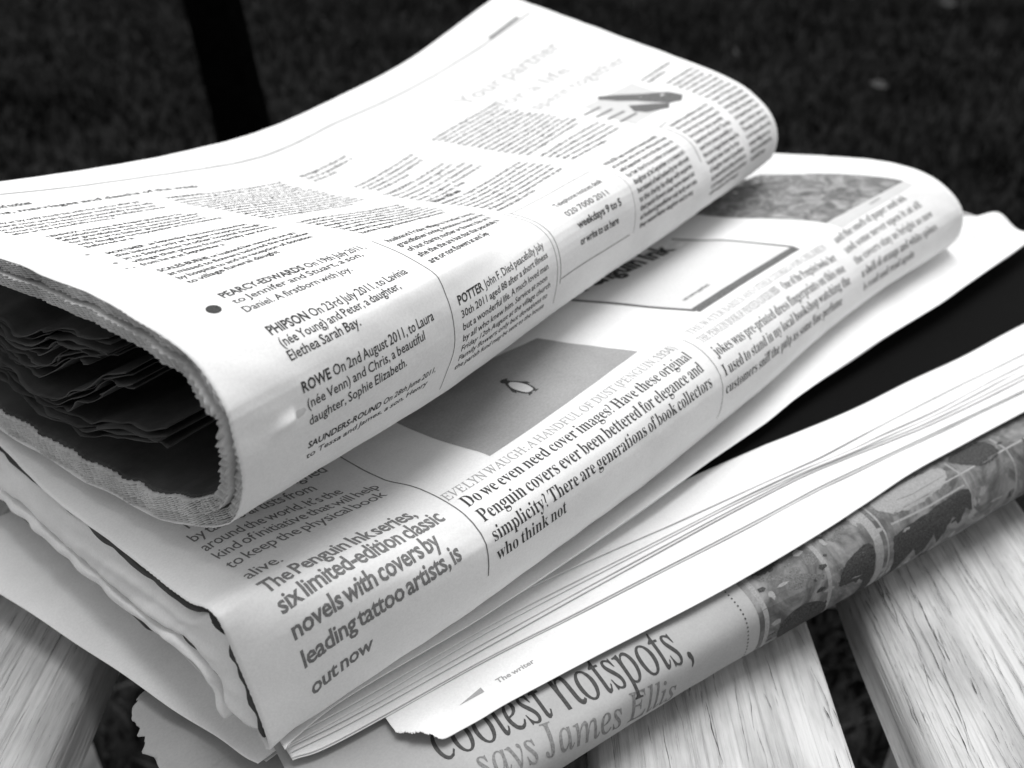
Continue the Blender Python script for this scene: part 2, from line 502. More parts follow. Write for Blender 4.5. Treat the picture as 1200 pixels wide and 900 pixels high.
def post():
    """black square-section post standing on the lawn behind the papers, leaning a little"""
    root = empty("metal_post", (-0.1868, 0.781, -0.452))
    top = np.array([-0.2259, 0.4297, 1.0]) * 0.75; bot = np.zeros(3)
    ax = (top - bot); L = np.linalg.norm(ax); ax /= L
    s1 = np.cross(ax, (0, 1, 0)); s1 /= np.linalg.norm(s1); s2 = np.cross(ax, s1)
    w, d, c = 0.0245, 0.018, 0.004
    ring = [(-w + c, -d), (w - c, -d), (w, -d + c), (w, d - c), (w - c, d), (-w + c, d), (-w, d - c), (-w, -d + c)]
    V, F = [], []
    for t in (0.0, 0.25, 0.5, 0.75, 1.0):
        for x, y in ring:
            V.append(bot + ax * L * t + s1 * x + s2 * y)
    for k in range(4):
        for i in range(8):
            F.append((k * 8 + i, k * 8 + (i + 1) % 8, k * 8 + 8 + (i + 1) % 8, k * 8 + 8 + i))
    F.append(tuple(range(7, -1, -1))); F.append(tuple(range(32, 40)))
    mesh_obj("shaft", V, F, M['black'], root, smooth=False)
    V, F = [], []
    for z in (0.0, 0.012):
        for i in range(16):
            a = i / 16 * 6.283
            r_ = 0.055 if z == 0 else 0.050
            V.append((r_ * math.cos(a), r_ * math.sin(a), z))
    for i in range(16):
        F.append((i, (i + 1) % 16, 16 + (i + 1) % 16, 16 + i))
    F.append(tuple(range(15, -1, -1))); F.append(tuple(range(16, 32)))
    mesh_obj("foot_plate", V, F, M['black'], root, smooth=False)
    tag(root, "black square post standing on the dark lawn behind the newspapers", "post")
post()

def slat_mesh(name, x0, x1, y0, y1, thick, rad, seed, parent):
    """one weathered board: rounded edges, grooves along the grain"""
    nx, ny = 90, 60
    # cross-section outline, dense along the top
    w = x1 - x0
    top = []
    xs = np.linspace(0, w, nx)
    z = np.zeros(nx)
    for i, x in enumerate(xs):
        for r_, e in ((rad[0], x), (rad[1], w - x)):
            if e < r_:
                z[i] = min(z[i], -(r_ - math.sqrt(max(r_ * r_ - (r_ - e) ** 2, 0))))
    ys = np.linspace(y0, y1, ny)
    r = np.random.default_rng(seed)
    g = r.normal(0, 1, nx); g = np.convolve(g, [.2, .6, .2], 'same')
    X, Y = np.meshgrid(x0 + xs, ys, indexing='ij')
    Z = np.repeat(z[:, None], ny, 1) + 0.00012 * g[:, None] + 0.0003 * np.sin(X * 90 + seed) * np.cos(Y * 20)
    sway = 0.0008 * np.sin(Y * 25 + seed) + 0.0004 * np.sin(Y * 71 + seed * 2)
    X = X + sway * (np.minimum(1, 1))
    V = np.stack([X, Y, Z], -1).reshape(-1, 3)
    idx = np.arange(nx * ny).reshape(nx, ny)
    F = [list(q) for q in np.stack([idx[:-1, :-1], idx[1:, :-1], idx[1:, 1:], idx[:-1, 1:]], -1).reshape(-1, 4)]
    # underside ring
    base = len(V)
    rim = list(idx[:, 0]) + list(idx[-1, 1:]) + list(idx[::-1, -1][1:]) + list(idx[0, ::-1][1:-1])
    low = V[rim].copy(); low[:, 2] = -thick
    V = np.concatenate([V, low])
    m = len(rim)
    for i in range(m):
        F.append([rim[i], base + i, base + (i + 1) % m, rim[(i + 1) % m]])
    F.append([base + i for i in range(m)])
    o = mesh_obj(name, V, F, M['wood'], parent)
    return o, (lambda x: float(np.interp(x - x0, xs, z)))
def crack_mesh(parent, paths, zf):
    """narrow splits in the paint: thin dark slivers seated in the board's top"""
    V, F = [], []
    for pts, wmax in paths:
        n = len(pts)
        for i, (x, y) in enumerate(pts):
            w = wmax * math.sin(math.pi * (i + .4) / (n - 1 + .8)) ** 0.6 * random.uniform(.35, 1.15)
            V += [(x - w, y, zf(x) + 0.00035), (x + w, y, zf(x) + 0.00035)]
            if i:
                k = len(V) - 4
                F.append((k, k + 1, k + 3, k + 2))
    o = mesh_obj("paint_crack", V, F, M['crack'], parent)
    return tag(o, kind="stuff")
def bench():
    root = empty("wooden_bench", (0, 0.10, -0.452))
    off = Vector((0, -0.10, 0.452))
    specs = [(-0.189, -0.1175, (0.004, 0.009)), (-0.087, -0.0215, (0.004, 0.004)), (0.0215, 0.0875, (0.003, 0.0022)), (0.1050, 0.174, (0.0090, 0.004)), (0.184, 0.252, (0.004, 0.004)), (-0.262, -0.197, (0.004, 0.004))]
    r = random.Random(4)
    for i, (x0, x1, rad) in enumerate(specs):
        o, zf = slat_mesh("slat", x0, x1, -0.16, 0.335, 0.018, rad, 11 + i, root)
        o.location = off
        if i == 4 or i == 5:
            continue
        paths = []
        w = x1 - x0
        for _ in range({0: 110, 1: 15, 2: 110, 3: 240}[i]):
            x = x0 + w * (r.random() ** (1.7 if i == 3 else 1.0)) * .94 + w * .03
            y = r.uniform(0.10, 0.27)
            L = r.uniform(0.003, 0.024) * (1.4 if i == 3 else 1)
            n = max(5, int(L / 0.0012))
            px, dx, pts = x, r.uniform(-.03, .03), []
            for k in range(n):
                pts.append((px, y + L * k / n))
                dx = dx * .8 + r.uniform(-.035, .035)
                px += dx * L / n * 3
            if min(p[0] for p in pts) < x0 + .001 or max(p[0] for p in pts) > x1 - .001:
                continue
            paths.append((pts, r.uniform(0.00004, 0.00010 if r.random() < .88 else 0.00028)))
        c = crack_mesh(o, paths, zf)
    def box(name, x0, x1, y0, y1, z0, z1, b=0.002):
        V = []
        for z, k in ((z0, b), (z0 + b, 0), (z1 - b, 0), (z1, b)):
            V += [(x0 + k, y0 + k, z), (x1 - k, y0 + k, z), (x1 - k, y1 - k, z), (x0 + k, y1 - k, z)]
        F = [(3, 2, 1, 0), (12, 13, 14, 15)]
        for s in range(3):
            for i in range(4):
                F.append((s * 4 + i, s * 4 + (i + 1) % 4, s * 4 + 4 + (i + 1) % 4, s * 4 + 4 + i))
        o = mesh_obj(name, V, F, M['wood'], root, smooth=False); o.location = off
    box("rail", -0.27, 0.25, -0.13, -0.09, -0.066, -0.0185)
    box("rail", -0.27, 0.25, 0.265, 0.305, -0.066, -0.0185)
    for x in (-0.25, 0.19):
        for y in (-0.128, 0.267):
            box("leg", x, x + 0.04, y, y + 0.036, -0.452, -0.0665)
    tag(root, "weathered white painted wooden bench with cracked slats under the newspapers", "bench")
bench()

# ================================================================== paper 1: the folded newspaper on top
def paper_root(name, O, rz, label, cat):
    e = empty(name, O, R(rz))
    return tag(e, label, cat)
N1 = paper_root("folded_newspaper", O1, RZ1, "topmost newspaper, thickly rolled, its ragged layered page ends open at the left", "newspaper")
cover1 = sheet("cover_page", S1, np.concatenate([np.linspace(0, 5, 6), np.linspace(5.4, 20, 46), np.linspace(21.5, 285, 145)]), np.concatenate([np.linspace(S1.vlo, -6, 30), np.linspace(-5, 12, 22), np.linspace(12.4, 28, 44), np.linspace(28.8, 60, 40), np.linspace(61.5, S1.vhi, 60)]),
               0.12, M['paper'], N1, 0.0, edge=lambda v: 0.35 * np.sin(v * .21) + saw(v, 1.7, .25, 2))
def page_stack(parent, S, layers, v0, v1, seed):
    r = np.random.default_rng(seed)
    for k, (off, a0, th, amp, matl) in enumerate(layers):
        vv = np.arange(v0, v1, 0.5)
        aa = np.concatenate([[a0, a0 + 1.2, a0 + 3, a0 + 7], np.arange(14, 284, 6.0)])
        vv = np.concatenate([vv, [v1]])
        sd = int(r.integers(1, 9999))
        sheet("inner_page_or_shade", S, aa, vv, th, matl, parent, lambda a, v, off=off, sd=sd: -off + wob(a, v, sd, 0.07, 30, 14),
              edge=lambda v, sd=sd, amp=amp, k=k: saw(v, 2.2, amp, 1, 0.27 * k + (0.9 if k > 6 else 0)) + wob(0 * v, v, 77, 0.45, 30, 12) + wob(0 * v, v, sd + 1, 0.12, 30, 5))
layers = []
o_ = 0.30
for k in range(7):
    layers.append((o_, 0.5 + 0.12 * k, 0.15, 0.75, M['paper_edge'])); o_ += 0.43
o_ += 0.35
for k in range(8):
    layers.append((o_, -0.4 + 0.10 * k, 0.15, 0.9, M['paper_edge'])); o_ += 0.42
layers.append((o_, 1.6, 0.2, 0.6, M['paper_shade']))  # innermost layer darkened to paint the shade of the hollow
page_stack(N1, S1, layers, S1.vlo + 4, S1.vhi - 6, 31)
# the crumpled inner section lying inside the hollow
def ribbon(name, pts, a0, a1, th, material, parent, seed, amp=0.35, nv=70):
    d, L = arc_resample([(p[0], p[1]) for p in pts], nv)
    aa = np.concatenate([np.linspace(a0, a0 + 4, 5), np.linspace(a0 + 8, a1, 10)])
    P = np.zeros((len(aa), nv, 3))
    for i, a in enumerate(aa):
        s = np.linspace(0, L, nv)
        P[i, :, 0] = a + (saw(s, 1.7, .5, seed) + wob(0 * s, s, seed, 1.0, 30, 16)) * max(0, 1 - (a - a0) / 5)
        P[i, :, 1] = d[:, 0]
        P[i, :, 2] = d[:, 1] + wob(a + 0 * s, s, seed + 7, amp, 40, 14)
    V, F = slab_from_grid(P, th)
    o = mesh_obj(name, V, F, material, parent); mark_rim_sharp(o, len(aa) * nv)
    return o
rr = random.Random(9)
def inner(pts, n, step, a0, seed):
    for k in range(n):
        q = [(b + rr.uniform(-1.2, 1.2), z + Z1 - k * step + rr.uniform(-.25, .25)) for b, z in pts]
        ribbon("inner_page_or_shade", q, a0 + rr.uniform(-.8, 1.6), 62, 0.20, M['paper_shade'], N1, seed + k)  # dark colour paints the shade on the pages in the hollow
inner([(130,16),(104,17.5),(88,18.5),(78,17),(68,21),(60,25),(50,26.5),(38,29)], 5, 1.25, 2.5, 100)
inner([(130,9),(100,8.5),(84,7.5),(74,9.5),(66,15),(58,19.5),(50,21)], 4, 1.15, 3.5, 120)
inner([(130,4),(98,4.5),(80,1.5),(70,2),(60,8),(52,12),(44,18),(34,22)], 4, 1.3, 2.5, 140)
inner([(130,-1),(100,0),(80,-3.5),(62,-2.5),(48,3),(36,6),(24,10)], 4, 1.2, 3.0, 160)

# ================================================================== paper 2: the wider newspaper below it
N2 = paper_root("folded_newspaper", O2, RZ2, "folded newspaper directly under the topmost one, with larger type and a grey panel", "newspaper")
v2 = np.concatenate([np.linspace(S2.vlo, -4, 26), np.linspace(-3.2, 70, 90), np.linspace(72, S2.vhi, 40)])
sheet("cover_page", S2, np.concatenate([np.linspace(0, 30, 30), np.linspace(31.5, 327, 130)]), v2, 0.12, M['paper'], N2, 0.0,
      edge=lambda v: 0.5 * np.sin(v * .09 + 1) + saw(v, 1.8, .18, 5) + 3.0 * np.clip((-v - 3) / 14, 0, 1) ** 0.7, ramp_mm=22.0)
# the thick inner section: its folded left end shows as a rounded, dented pad between cover and lower side
def inner_pad(name, u0, u1, lean, bulge, a0, seed, material, parent, vlo=2.0):
    n = 170
    vv = np.linspace(vlo, S2.vhi - 4, n)
    inner = [(17, 3.0), (19, 10), (21, 14.2), (29, 14.2), (51, 9.2), (79, 7.6), (114, 7.6), (200, 7.0)]
    ic, _ = arc_resample(inner, n)
    lead = np.linspace(0, 1, n)
    # pair by arc length from the corner outwards
    aa_in = np.array([130, 70, 35, 18, 9, 5, 2.5])
    rows = [(x, 0.0, 0) for x in aa_in] + [(0, k / 12, 1) for k in range(13)] + [(x, 1.0, 0) for x in aa_in[::-1]]
    P = np.zeros((len(rows), n, 3))
    for i, (x, q, face) in enumerate(rows):
        u = u0 + (u1 - u0) * q
        outer = S2.pos(np.full(n, max(0.0, a0 + x)), vv, -1.5)
        sh = outer[:, 1:] - S2.pos(np.full(n, 0.0), vv, -1.5)[:, 1:]
        bz = outer[:, 1:] * (1 - u) + (ic + sh) * u
        a = a0 + x - lean * q + (-bulge * math.sin(math.pi * q) if face else 0)
        a = a + wob(bz[:, 0] * .6 + 5 * u, bz[:, 1] + vv * .5, seed, 0.5 * (1 if x < 3 else .2), 17, 13) + wob(vv, 3 * u + vv * .3, seed + 4, 0.12 if x < 3 else 0, 9, 9)
        P[i, :, 0] = a
        P[i, :, 1:] = bz + 0.25 * np.sin(vv * .31 + seed + 2 * u)[:, None] * (1 if x < 3 else .3)
    V, F = slab_from_grid(P, 0.15)
    o = mesh_obj(name, V, F, material, parent); mark_rim_sharp(o, P.shape[0] * P.shape[1])
    return o
inner_pad("inner_page_or_shade", 0.03, 0.11, 0.1, 0.1, 0.9, 21, M['paper_shade'], N2)  # thin dark sheet painting the shadowed crack under the cover
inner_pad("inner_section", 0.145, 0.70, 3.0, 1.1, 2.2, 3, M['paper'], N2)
inner_pad("inner_page_or_shade", 0.71, 0.78, 0.1, 0.1, 0.4, 23, M['paper_shade'], N2)  # thin dark sheet painting the shade line below the thick section
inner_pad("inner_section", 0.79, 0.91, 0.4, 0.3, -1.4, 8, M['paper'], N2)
inner_pad("inner_page_or_shade", 0.93, 1.02, 0.1, 0.1, 0.3, 25, M['paper_shade'], N2)  # another dark sheet, painting the shade line under the sliver
inner_pad("inner_page_or_shade", 1.05, 1.22, 0.2, 0.2, 0.8, 12, M['paper_shade'], N2)  # dark sheet painting the shade beneath the bundle
sheet("inner_page_or_shade", S2, np.concatenate([np.linspace(2, 40, 30), np.linspace(45, 150, 12)]), np.linspace(-95, -1, 60), 0.15, M['paper_shade'], N2, -0.7, edge=lambda v: saw(v, 1.8, .3, 5) + 2.0 * np.clip((-v - 3) / 14, 0, 1), ramp_mm=22.0)  # dark sheet painting shade over the inside of the lower cover

# ================================================================== paper 4: supplement at the bottom
N4 = paper_root("newspaper_supplement", O4, RZ4, "lowest paper of the pile on the slats, thin headline and photo round its fold", "newspaper")
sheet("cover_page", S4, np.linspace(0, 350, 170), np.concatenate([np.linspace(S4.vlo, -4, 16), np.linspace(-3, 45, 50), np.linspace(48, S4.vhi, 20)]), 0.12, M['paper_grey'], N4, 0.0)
def torn(pts_front, seed):
    pass
def zbase(a):
    return np.interp(a, [-60, 0, 60, 118, 166, 235, 350], [18, 20, 23, 27, 31, 32, 34])
# torn lower leaf sticking out at the left under everything (in paper 3/4 axes)
def low_leaf():
    edge = [(120, -6), (80, -12), (54, -17), (46.5, -25), (43.5, -28.5), (35, -28), (28, -28.5), (17, -27), (15, -23), (12, -21.5), (10, -20.5), (4, -11), (2, -7), (-4, 2), (-10, 12)]
    e = np.array(edge, float)[:, ::-1]
    d, L = arc_resample(e, 240)
    r = np.random.default_rng(4)
    P = np.zeros((30, 240, 3))
    jag = (np.convolve(r.normal(0, 1, 240), [.3, .4, .3], 'same') * 0.60 + saw(np.linspace(0, L, 240), 2.9, .6, 2) + wob(np.linspace(0, L, 240), 0 * d[:, 0], 4, .8, 9, 9))
    d = d + np.array([5.5, -1.0])
    for i in range(30):
        t = (i / 29) ** 1.3
        P[i, :, 0] = (d[:, 0] + (jag if i == 0 else 0)) * (1 - t) + (d[:, 0] + 60) * t
        P[i, :, 1] = (d[:, 1] + (jag * .3 if i == 0 else 0)) * (1 - t) + (d[:, 1] + 3) * t
        P[i, :, 2] = -9.0 + 3.0 * min(1, t * 3) + 0.5 * np.sin(d[:, 1] * .3 + 3 * t)
    V, F = slab_from_grid(P[:, ::-1], 0.15)
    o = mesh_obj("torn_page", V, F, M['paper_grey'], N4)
    # express in N4's frame: same place as a leaf laid out in paper 3's axes
    o.matrix_parent_inverse = frame_matrix(O4, RZ4).inverted() @ frame_matrix(O3, RZ3)
def frame_matrix(O, rz):
    from mathutils import Matrix
    return Matrix.Translation(O) @ Matrix.Rotation(R(rz), 4, 'Z')
low_leaf()

# ================================================================== paper 3: loose open paper between them
N3 = paper_root("loose_newspaper", O3, RZ3, "loosely opened newspaper with fanned white page edges above the bottom supplement", "newspaper")
zb = O3[2] * 1000
def leafz(dz, dip=0.0):
    def f(a, b):
        z = float(zbase(a)) + dz - zb
        return z - dip * max(0.0, b - 4) * min(1, max(0, a / 60)) * 0.05
    return f
def Lz(k, dz):   # front edges read as steps
    return dz
bk = 95
E4 = [(25,-11.5),(28,-14.8),(32,-19.2),(51,-20.3),(75,-22.6),(101,-25.6),(116,-27),(141,-28.9),(165,-29.6),(194,-29),(222,-30),(250,-31.5),(290,-33),(385,-36)]
L4 = [(2,-2.9),(13,-5.2),(53,-6.8),(77,-9.1),(114,-12.5),(149,-15.8),(212,-21.0),(262,-25.0),(300,-27),(385,-31)]
L3 = [(2,-1.8),(20,-3.4),(60,-4.6),(100,-6.5),(134,-8.5),(170,-12),(203,-16.4),(221,-18.6),(267,-21.6),(385,-27)]
L2 = [(2,-0.6),(20,-1.4),(60,-1.4),(100,-4.2),(140,-7.6),(183,-13.2),(199,-14.6),(224,-16.9),(247,-17.9),(272,-18.8),(385,-24)]
L1 = [(2,1.5),(18,3.0),(51,4.2),(77,3.0),(123,-3.2),(150,-7),(170,-9.6),(191,-10.3),(227,-11.3),(249,-12.2),(280,-14.0),(385,-19)]
def shift(e, d): return [(a, b + d * (0.4 + 0.6 * math.sin(a * .013 + d) ** 2)) for a, b in e]
r3 = random.Random(3)
def e4z(a, b):
    curl = max(0.0, 1 - math.hypot((a - 29) / 9.0, (b + 15) / 6.0))
    return leafz(0.30)(a, b) + 1.6 * curl ** 1.5
E4d = [(24.5, -11), (25.2, -12.0), (26.2, -12.8), (26.8, -14.0), (28, -14.8), (29.2, -16.3), (30.4, -17.2), (32, -19.2), (36, -19.6), (42, -20)] + E4[3:]
flat_leaf("page", E4d, bk, e4z, 0.16, M['paper'], N3, na=220, seed=1, crinkle=.10, rag=33)
flat_leaf("page", shift(L4, -0.55), bk, leafz(0.75), 0.14, M['paper'], N3, seed=2, crinkle=.06)
flat_leaf("page", L4, bk, leafz(1.30), 0.18, M['paper'], N3, seed=3, crinkle=.06)
flat_leaf("page", L3, bk, leafz(1.85), 0.14, M['paper'], N3, seed=4, crinkle=.08)
flat_leaf("page", shift(L3, 1.1), bk, leafz(2.35), 0.14, M['paper'], N3, seed=5, crinkle=.08)
flat_leaf("page", L2, bk, leafz(2.75), 0.14, M['paper'], N3, seed=6, crinkle=.10)
flat_leaf("page", shift(L2, 1.4), bk, leafz(3.2), 0.16, M['paper'], N3, seed=7, crinkle=.10)
flat_leaf("page", L1, bk, leafz(3.7), 0.16, M['paper'], N3, seed=8, crinkle=.12)
# lifted upper leaf (two leaves thick)
E1 = [(1,-2.5),(4,-1.2),(17,0.9),(40,0.6),(55,0.4),(75,1.1),(113,3.1),(130,4.6),(143,6.0),(169,8.0),(187,10.9),(215,13.7),(238,15.8),(276,18.2),(297,20.6),(332,24.5),(352,27.2),(366,29)]
def flapz(extra):
    def f(a, b):
        z = float(np.interp(a, [-10, 0, 50, 120, 200, 300, 360], [23.8, 24.6, 28.0, 33.6, 37.4, 41.5, 43.5])) + extra
        # front edge lifts a little over the page behind it, the far corner humps
        fb = float(np.interp(a, [p[0] for p in E1], [p[1] for p in E1]))
        t = max(0.0, 1 - (b - fb) / 16.0)
        z += (4.2 * min(1, a / 200)) * t * t
        if a > 300:
            z += 6.5 * math.exp(-((b - 49) / 8) ** 2) * min(1, (a - 300) / 40)
        return z - zb
    return f
flat_leaf("upper_page", E1, 100, flapz(0.0), 0.16, M['paper'], N3, seed=21, crinkle=.10)
flat_leaf("upper_page", [(a + 1, b + 0.5 + 0.5 * math.sin(a * .05)) for a, b in E1], 100, flapz(-0.45), 0.16, M['paper'], N3, seed=22, crinkle=.10)
# left end: the lower wrap of this paper slopes down to the left past the papers above it
def left_wrap():
    edge = [(-4, 3.5), (-6,7.5), (-9,16.8), (-15,32.2), (-23,54.6), (-31,76.2), (-40,99.8), (-52, 132)]
    d = crom(edge, np.linspace(0, len(edge) - 1, 90))
    P = np.zeros((40, 90, 3))
    for i in range(40):
        t = i / 39
        s = t ** 1.4 * 75
        P[i, :, 0] = d[:, 0] + s
        P[i, :, 1] = d[:, 1] + s * 0.05
        ztop = np.interp(d[:, 1], [0, 130], [19.5, 17.0]); zlow = np.interp(d[:, 1], [0, 130], [17.0, 13.0])
        k = min(1, s / 22.0)
        P[i, :, 2] = zlow + (ztop - zlow) * math.sin(k * math.pi / 2) - zb + 0.35 * np.sin(d[:, 1] * .16 + s * .05) * (1 - k)
    V, F = slab_from_grid(P, 0.18)
    o = mesh_obj("lower_page", V, F, M['paper'], N3); mark_rim_sharp(o, P.shape[0] * P.shape[1])
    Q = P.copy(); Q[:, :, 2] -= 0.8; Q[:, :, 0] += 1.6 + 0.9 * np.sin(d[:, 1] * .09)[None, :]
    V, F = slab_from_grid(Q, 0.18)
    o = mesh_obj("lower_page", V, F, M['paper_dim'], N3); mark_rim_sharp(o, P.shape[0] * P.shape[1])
left_wrap()
# ================================================================== print: flat ink laid on the curved pages
import bmesh
INK = 0.055
_dg = bpy.context.evaluated_depsgraph_get
def serif(s, kind):
    out = []
    for ch in s:
        o = ord(ch)
        base = {'b': (0x1D400, 0x1D41A), 'i': (0x1D434, 0x1D44E), 'bi': (0x1D468, 0x1D482)}[kind]
        if 65 <= o <= 90: out.append(chr(base[0] + o - 65))
        elif 97 <= o <= 122: out.append('\u210E' if (kind == 'i' and ch == 'h') else chr(base[1] + o - 97))
        elif 48 <= o <= 57: out.append(chr(0x1D7CE + o - 48))
        else: out.append(ch)
    return ''.join(out)
def seg_mesh(text, style):
    """2-D outline mesh of a run of text at size 1. style: sans, bold, thin, serif, sitalic, upright"""
    c = bpy.data.curves.new("run", 'FONT')
    t = text
    if style == 'serif': t = serif(text, 'b'); c.offset = -0.004
    if style == 'serifit': t = serif(text, 'bi'); c.offset = -0.004
    if style in ('sitalic', 'upright'): t = serif(text, 'i'); c.offset = 0.004
    if style == 'sans': c.offset = 0.010
    if style == 'semi': c.offset = 0.020
    if style == 'bold': c.offset = 0.026
    if style == 'black': c.offset = 0.045
    c.space_word = 0.72
    if style in ('tight', 'tightb'): c.space_word = 0.6; c.space_character = 0.95; c.offset = 0.022 if style == 'tightb' else 0.004
    c.body = t
    c.resolution_u = 2
    o = bpy.data.objects.new("run", c); COL.objects.link(o)
    me = bpy.data.meshes.new_from_object(o.evaluated_get(_dg()))
    n = len(me.vertices)
    co = np.zeros(n * 3); me.vertices.foreach_get("co", co); co = co.reshape(-1, 3)[:, :2]
    fs = [tuple(p.vertices) for p in me.polygons]
    bpy.data.objects.remove(o); bpy.data.curves.remove(c); bpy.data.meshes.remove(me)
    if style == 'upright' and n:
        co = co.copy(); co[:, 0] -= 0.21 * co[:, 1]
    return co, fs
class Ink:
    """collects print of one kind; build() makes it one part of the page"""
    def __init__(self, S=None): self.S = S; self.V = []; self.F = []; self.n = 0
    def add(self, co, fs):
        self.V.append(co); self.F += [tuple(i + self.n for i in f) for f in fs]; self.n += len(co)
    def line(self, runs, a0, v0, a1, v1=None, size=3.0, natural=False, slant=0.0, jit=0.0):
        if isinstance(runs, str): runs = [(runs, 'sans')]
        if v1 is None: v1 = v0
        x = 0.0; parts = []
        for text, style in runs:
            co, fs = seg_mesh(text, style)
            if not len(co): continue
            lead = 0.28 * (len(text) - len(text.lstrip()))
            co = co.copy(); co[:, 0] += x - min(0, co[:, 0].min())
            parts.append((co, fs)); x = co[:, 0].max() + 0.26
        W = x - 0.26
        if W <= 0: return
        sx = size * 0.62 if natural else (a1 - a0) / W
        for co, fs in parts:
            X = a0 + co[:, 0] * sx + co[:, 1] * size * slant
            Y = v0 + (v1 - v0) * (co[:, 0] * sx) / max(a1 - a0, 1e-6) + co[:, 1] * size
            self.add(np.stack([X, Y], 1), fs)
    def block(self, a0, a1, vtop, vbot, pitch, size, chars, style='semi', seed=0, head=None, last=0.6):
        r = random.Random(seed); v = vtop; k = 0; chars = int(chars * 1.15)
        while v >= vbot - 1e-6:
            s = ""
            while len(s) < chars: s += r.choice(WORDS) + " "
            s = s[:chars].strip()
            end = a1
            if v - pitch < vbot - 1e-6: s = s[:int(len(s) * last)]; end = a0 + (a1 - a0) * last
            runs = [(s, style)]
            if k == 0 and head:
                runs = [(head + " ", 'bold'), (s[len(head):], style)]
            self.line(runs, a0, v, end - (0 if r.random() < .6 else r.uniform(0, 3)), size=size)
            v -= pitch; k += 1
    def poly(self, pts, step=1.5):
        """filled outline in (a, v)"""
        self.add(np.array(pts, float), [tuple(range(len(pts)))])
    def path(self, pts, w, step=1.0):
        """ruled line of width w through pts"""
        pts = np.array(pts, float); d = [pts[0]]
        for p, q in zip(pts[:-1], pts[1:]):
            n = max(1, int(np.linalg.norm(q - p) / step))
            d += [p + (q - p) * k / n for k in range(1, n + 1)]
        d = np.array(d); t = np.gradient(d, axis=0); t /= np.linalg.norm(t, axis=1)[:, None]
        nrm = np.stack([-t[:, 1], t[:, 0]], 1) * (np.asarray(w).reshape(-1, 1) / 2)
        V = np.concatenate([d + nrm, d - nrm]); m = len(d)
        self.add(V, [(i + m, i + 1 + m, i + 1, i) for i in range(m - 1)])
    def quad(self, c00, c10, c11, c01, n=40, m=30):
        """panel with four corners, gridded so that it follows the page"""
        c = [np.array(q, float) for q in (c00, c10, c11, c01)]
        P = np.zeros((n, m, 2))
        for i in range(n):
            for j in range(m):
                s, t = i / (n - 1), j / (m - 1)
                P[i, j] = c[0] * (1 - s) * (1 - t) + c[1] * s * (1 - t) + c[2] * s * t + c[3] * (1 - s) * t
        idx = np.arange(n * m).reshape(n, m)
        F = np.stack([idx[:-1, :-1], idx[1:, :-1], idx[1:, 1:], idx[:-1, 1:]], -1).reshape(-1, 4)
        self.add(P.reshape(-1, 2), [tuple(f) for f in F])
    def build(self, name, material, parent, off=INK, cut=1.0, mapper=None, label=None):
        if not self.V: return None
        V2 = np.concatenate(self.V)
        bm = bmesh.new()
        vs = [bm.verts.new((x, y, 0)) for x, y in V2]
        for f in self.F:
            try: bm.faces.new([vs[i] for i in f])
            except ValueError: pass
        if cut:
            bmesh.ops.triangulate(bm, faces=[f for f in bm.faces if len(f.verts) > 4])
            lo, hi = V2[:, 1].min(), V2[:, 1].max()
            y = math.floor(lo / cut) * cut + cut
            while y < hi:
                es = [e for e in bm.edges if (e.verts[0].co.y - y) * (e.verts[1].co.y - y) < -1e-12]
                if es:
                    fs = set(f for e in es for f in e.link_faces)
                    geom = list(fs) + list(set(e for f in fs for e in f.edges)) + list(set(v for f in fs for v in f.verts))
                    bmesh.ops.bisect_plane(bm, geom=geom, plane_co=(0, y, 0), plane_no=(0, 1, 0))
                y += cut
        me = bpy.data.meshes.new(name)
        bm.normal_update()
        bm.to_mesh(me); bm.free()
        n = len(me.vertices); co = np.zeros(n * 3); me.vertices.foreach_get("co", co); co = co.reshape(-1, 3)
        if mapper is None: P = self.S.pos(co[:, 0], co[:, 1], off)
        else: P = mapper(co[:, 0], co[:, 1], off)
        me.vertices.foreach_set("co", (P / 1000).ravel()); me.update()
        me.materials.append(material)
        o = bpy.data.objects.new(name, me); COL.objects.link(o); o.parent = parent
        if label: o["label"] = label
        if "text" in name or "rule" in name or "tone" in name: o["kind"] = "stuff"
        return o
WORDS = ("the of and to in a is was for on as with at by his her she he they be this that from or had not are but funeral service family loving husband "
         "wife father mother of peacefully at home hospital aged years church Thursday Friday September August donations flowers only to charity all "
         "enquiries beloved daughter son sister brother grandfather much missed memorial held at noon village parish reception after please contact").split()

# ---------------- paper 1: announcements page
c1a, c1b = 17.5, 59.0
T = Ink(S1)        # the announcements
g1 = [("PEARCY-EDWARDS ", "bold"), ("On 19th July 2011,", "sans")]
T.line(g1, c1a, 50.7, 58.5, 50.0, size=3.15)
T.line("to Jennifer and Stuart, a son,", c1a + .3, 47.6, 54.8, size=2.75)
T.line("Daniel. A firstborn with joy.", c1a, 44.3, 47.5, size=2.75)
T.line([("PHIPSON ", "bold"), ("On 23rd July 2011, to Lavinia", "sans")], c1a, 37.1, 57.5, 36.7, size=3.25)
T.line("(n\u00e9e Young) and Peter, a daughter,", c1a + .2, 33.9, 51.8, size=3.1)
T.line("Elethea Sarah Bay.", c1a, 30.8, 36.6, size=3.1)
T.line([("ROWE ", "bold"), ("On 2nd August 2011, to Laura", "sans")], c1a - .3, 24.0, 56.6, 24.5, size=3.25)
T.line("(n\u00e9e Venn) and Chris, a beautiful", c1a, 20.3, 52.3, 21.6, size=3.1)
T.line("daughter, Sophie Elizabeth.", c1a - .3, 16.6, 45.5, 18.2, size=3.1)
T.line([("SAUNDERS-ROUND ", "bold"), ("On 28th June 2011,", "sans")], c1a - .5, 10.4, 57, 10.6, size=2.75)
T.line("to Tessa and James, a son, Henry", c1a - .5, 7.2, 55, 7.4, size=2.6)
T.line([("POTTER ", "bold"), ("John F. Died peacefully July", "sans")], 66.2, 24.2, 112, 22.8, size=3.1)
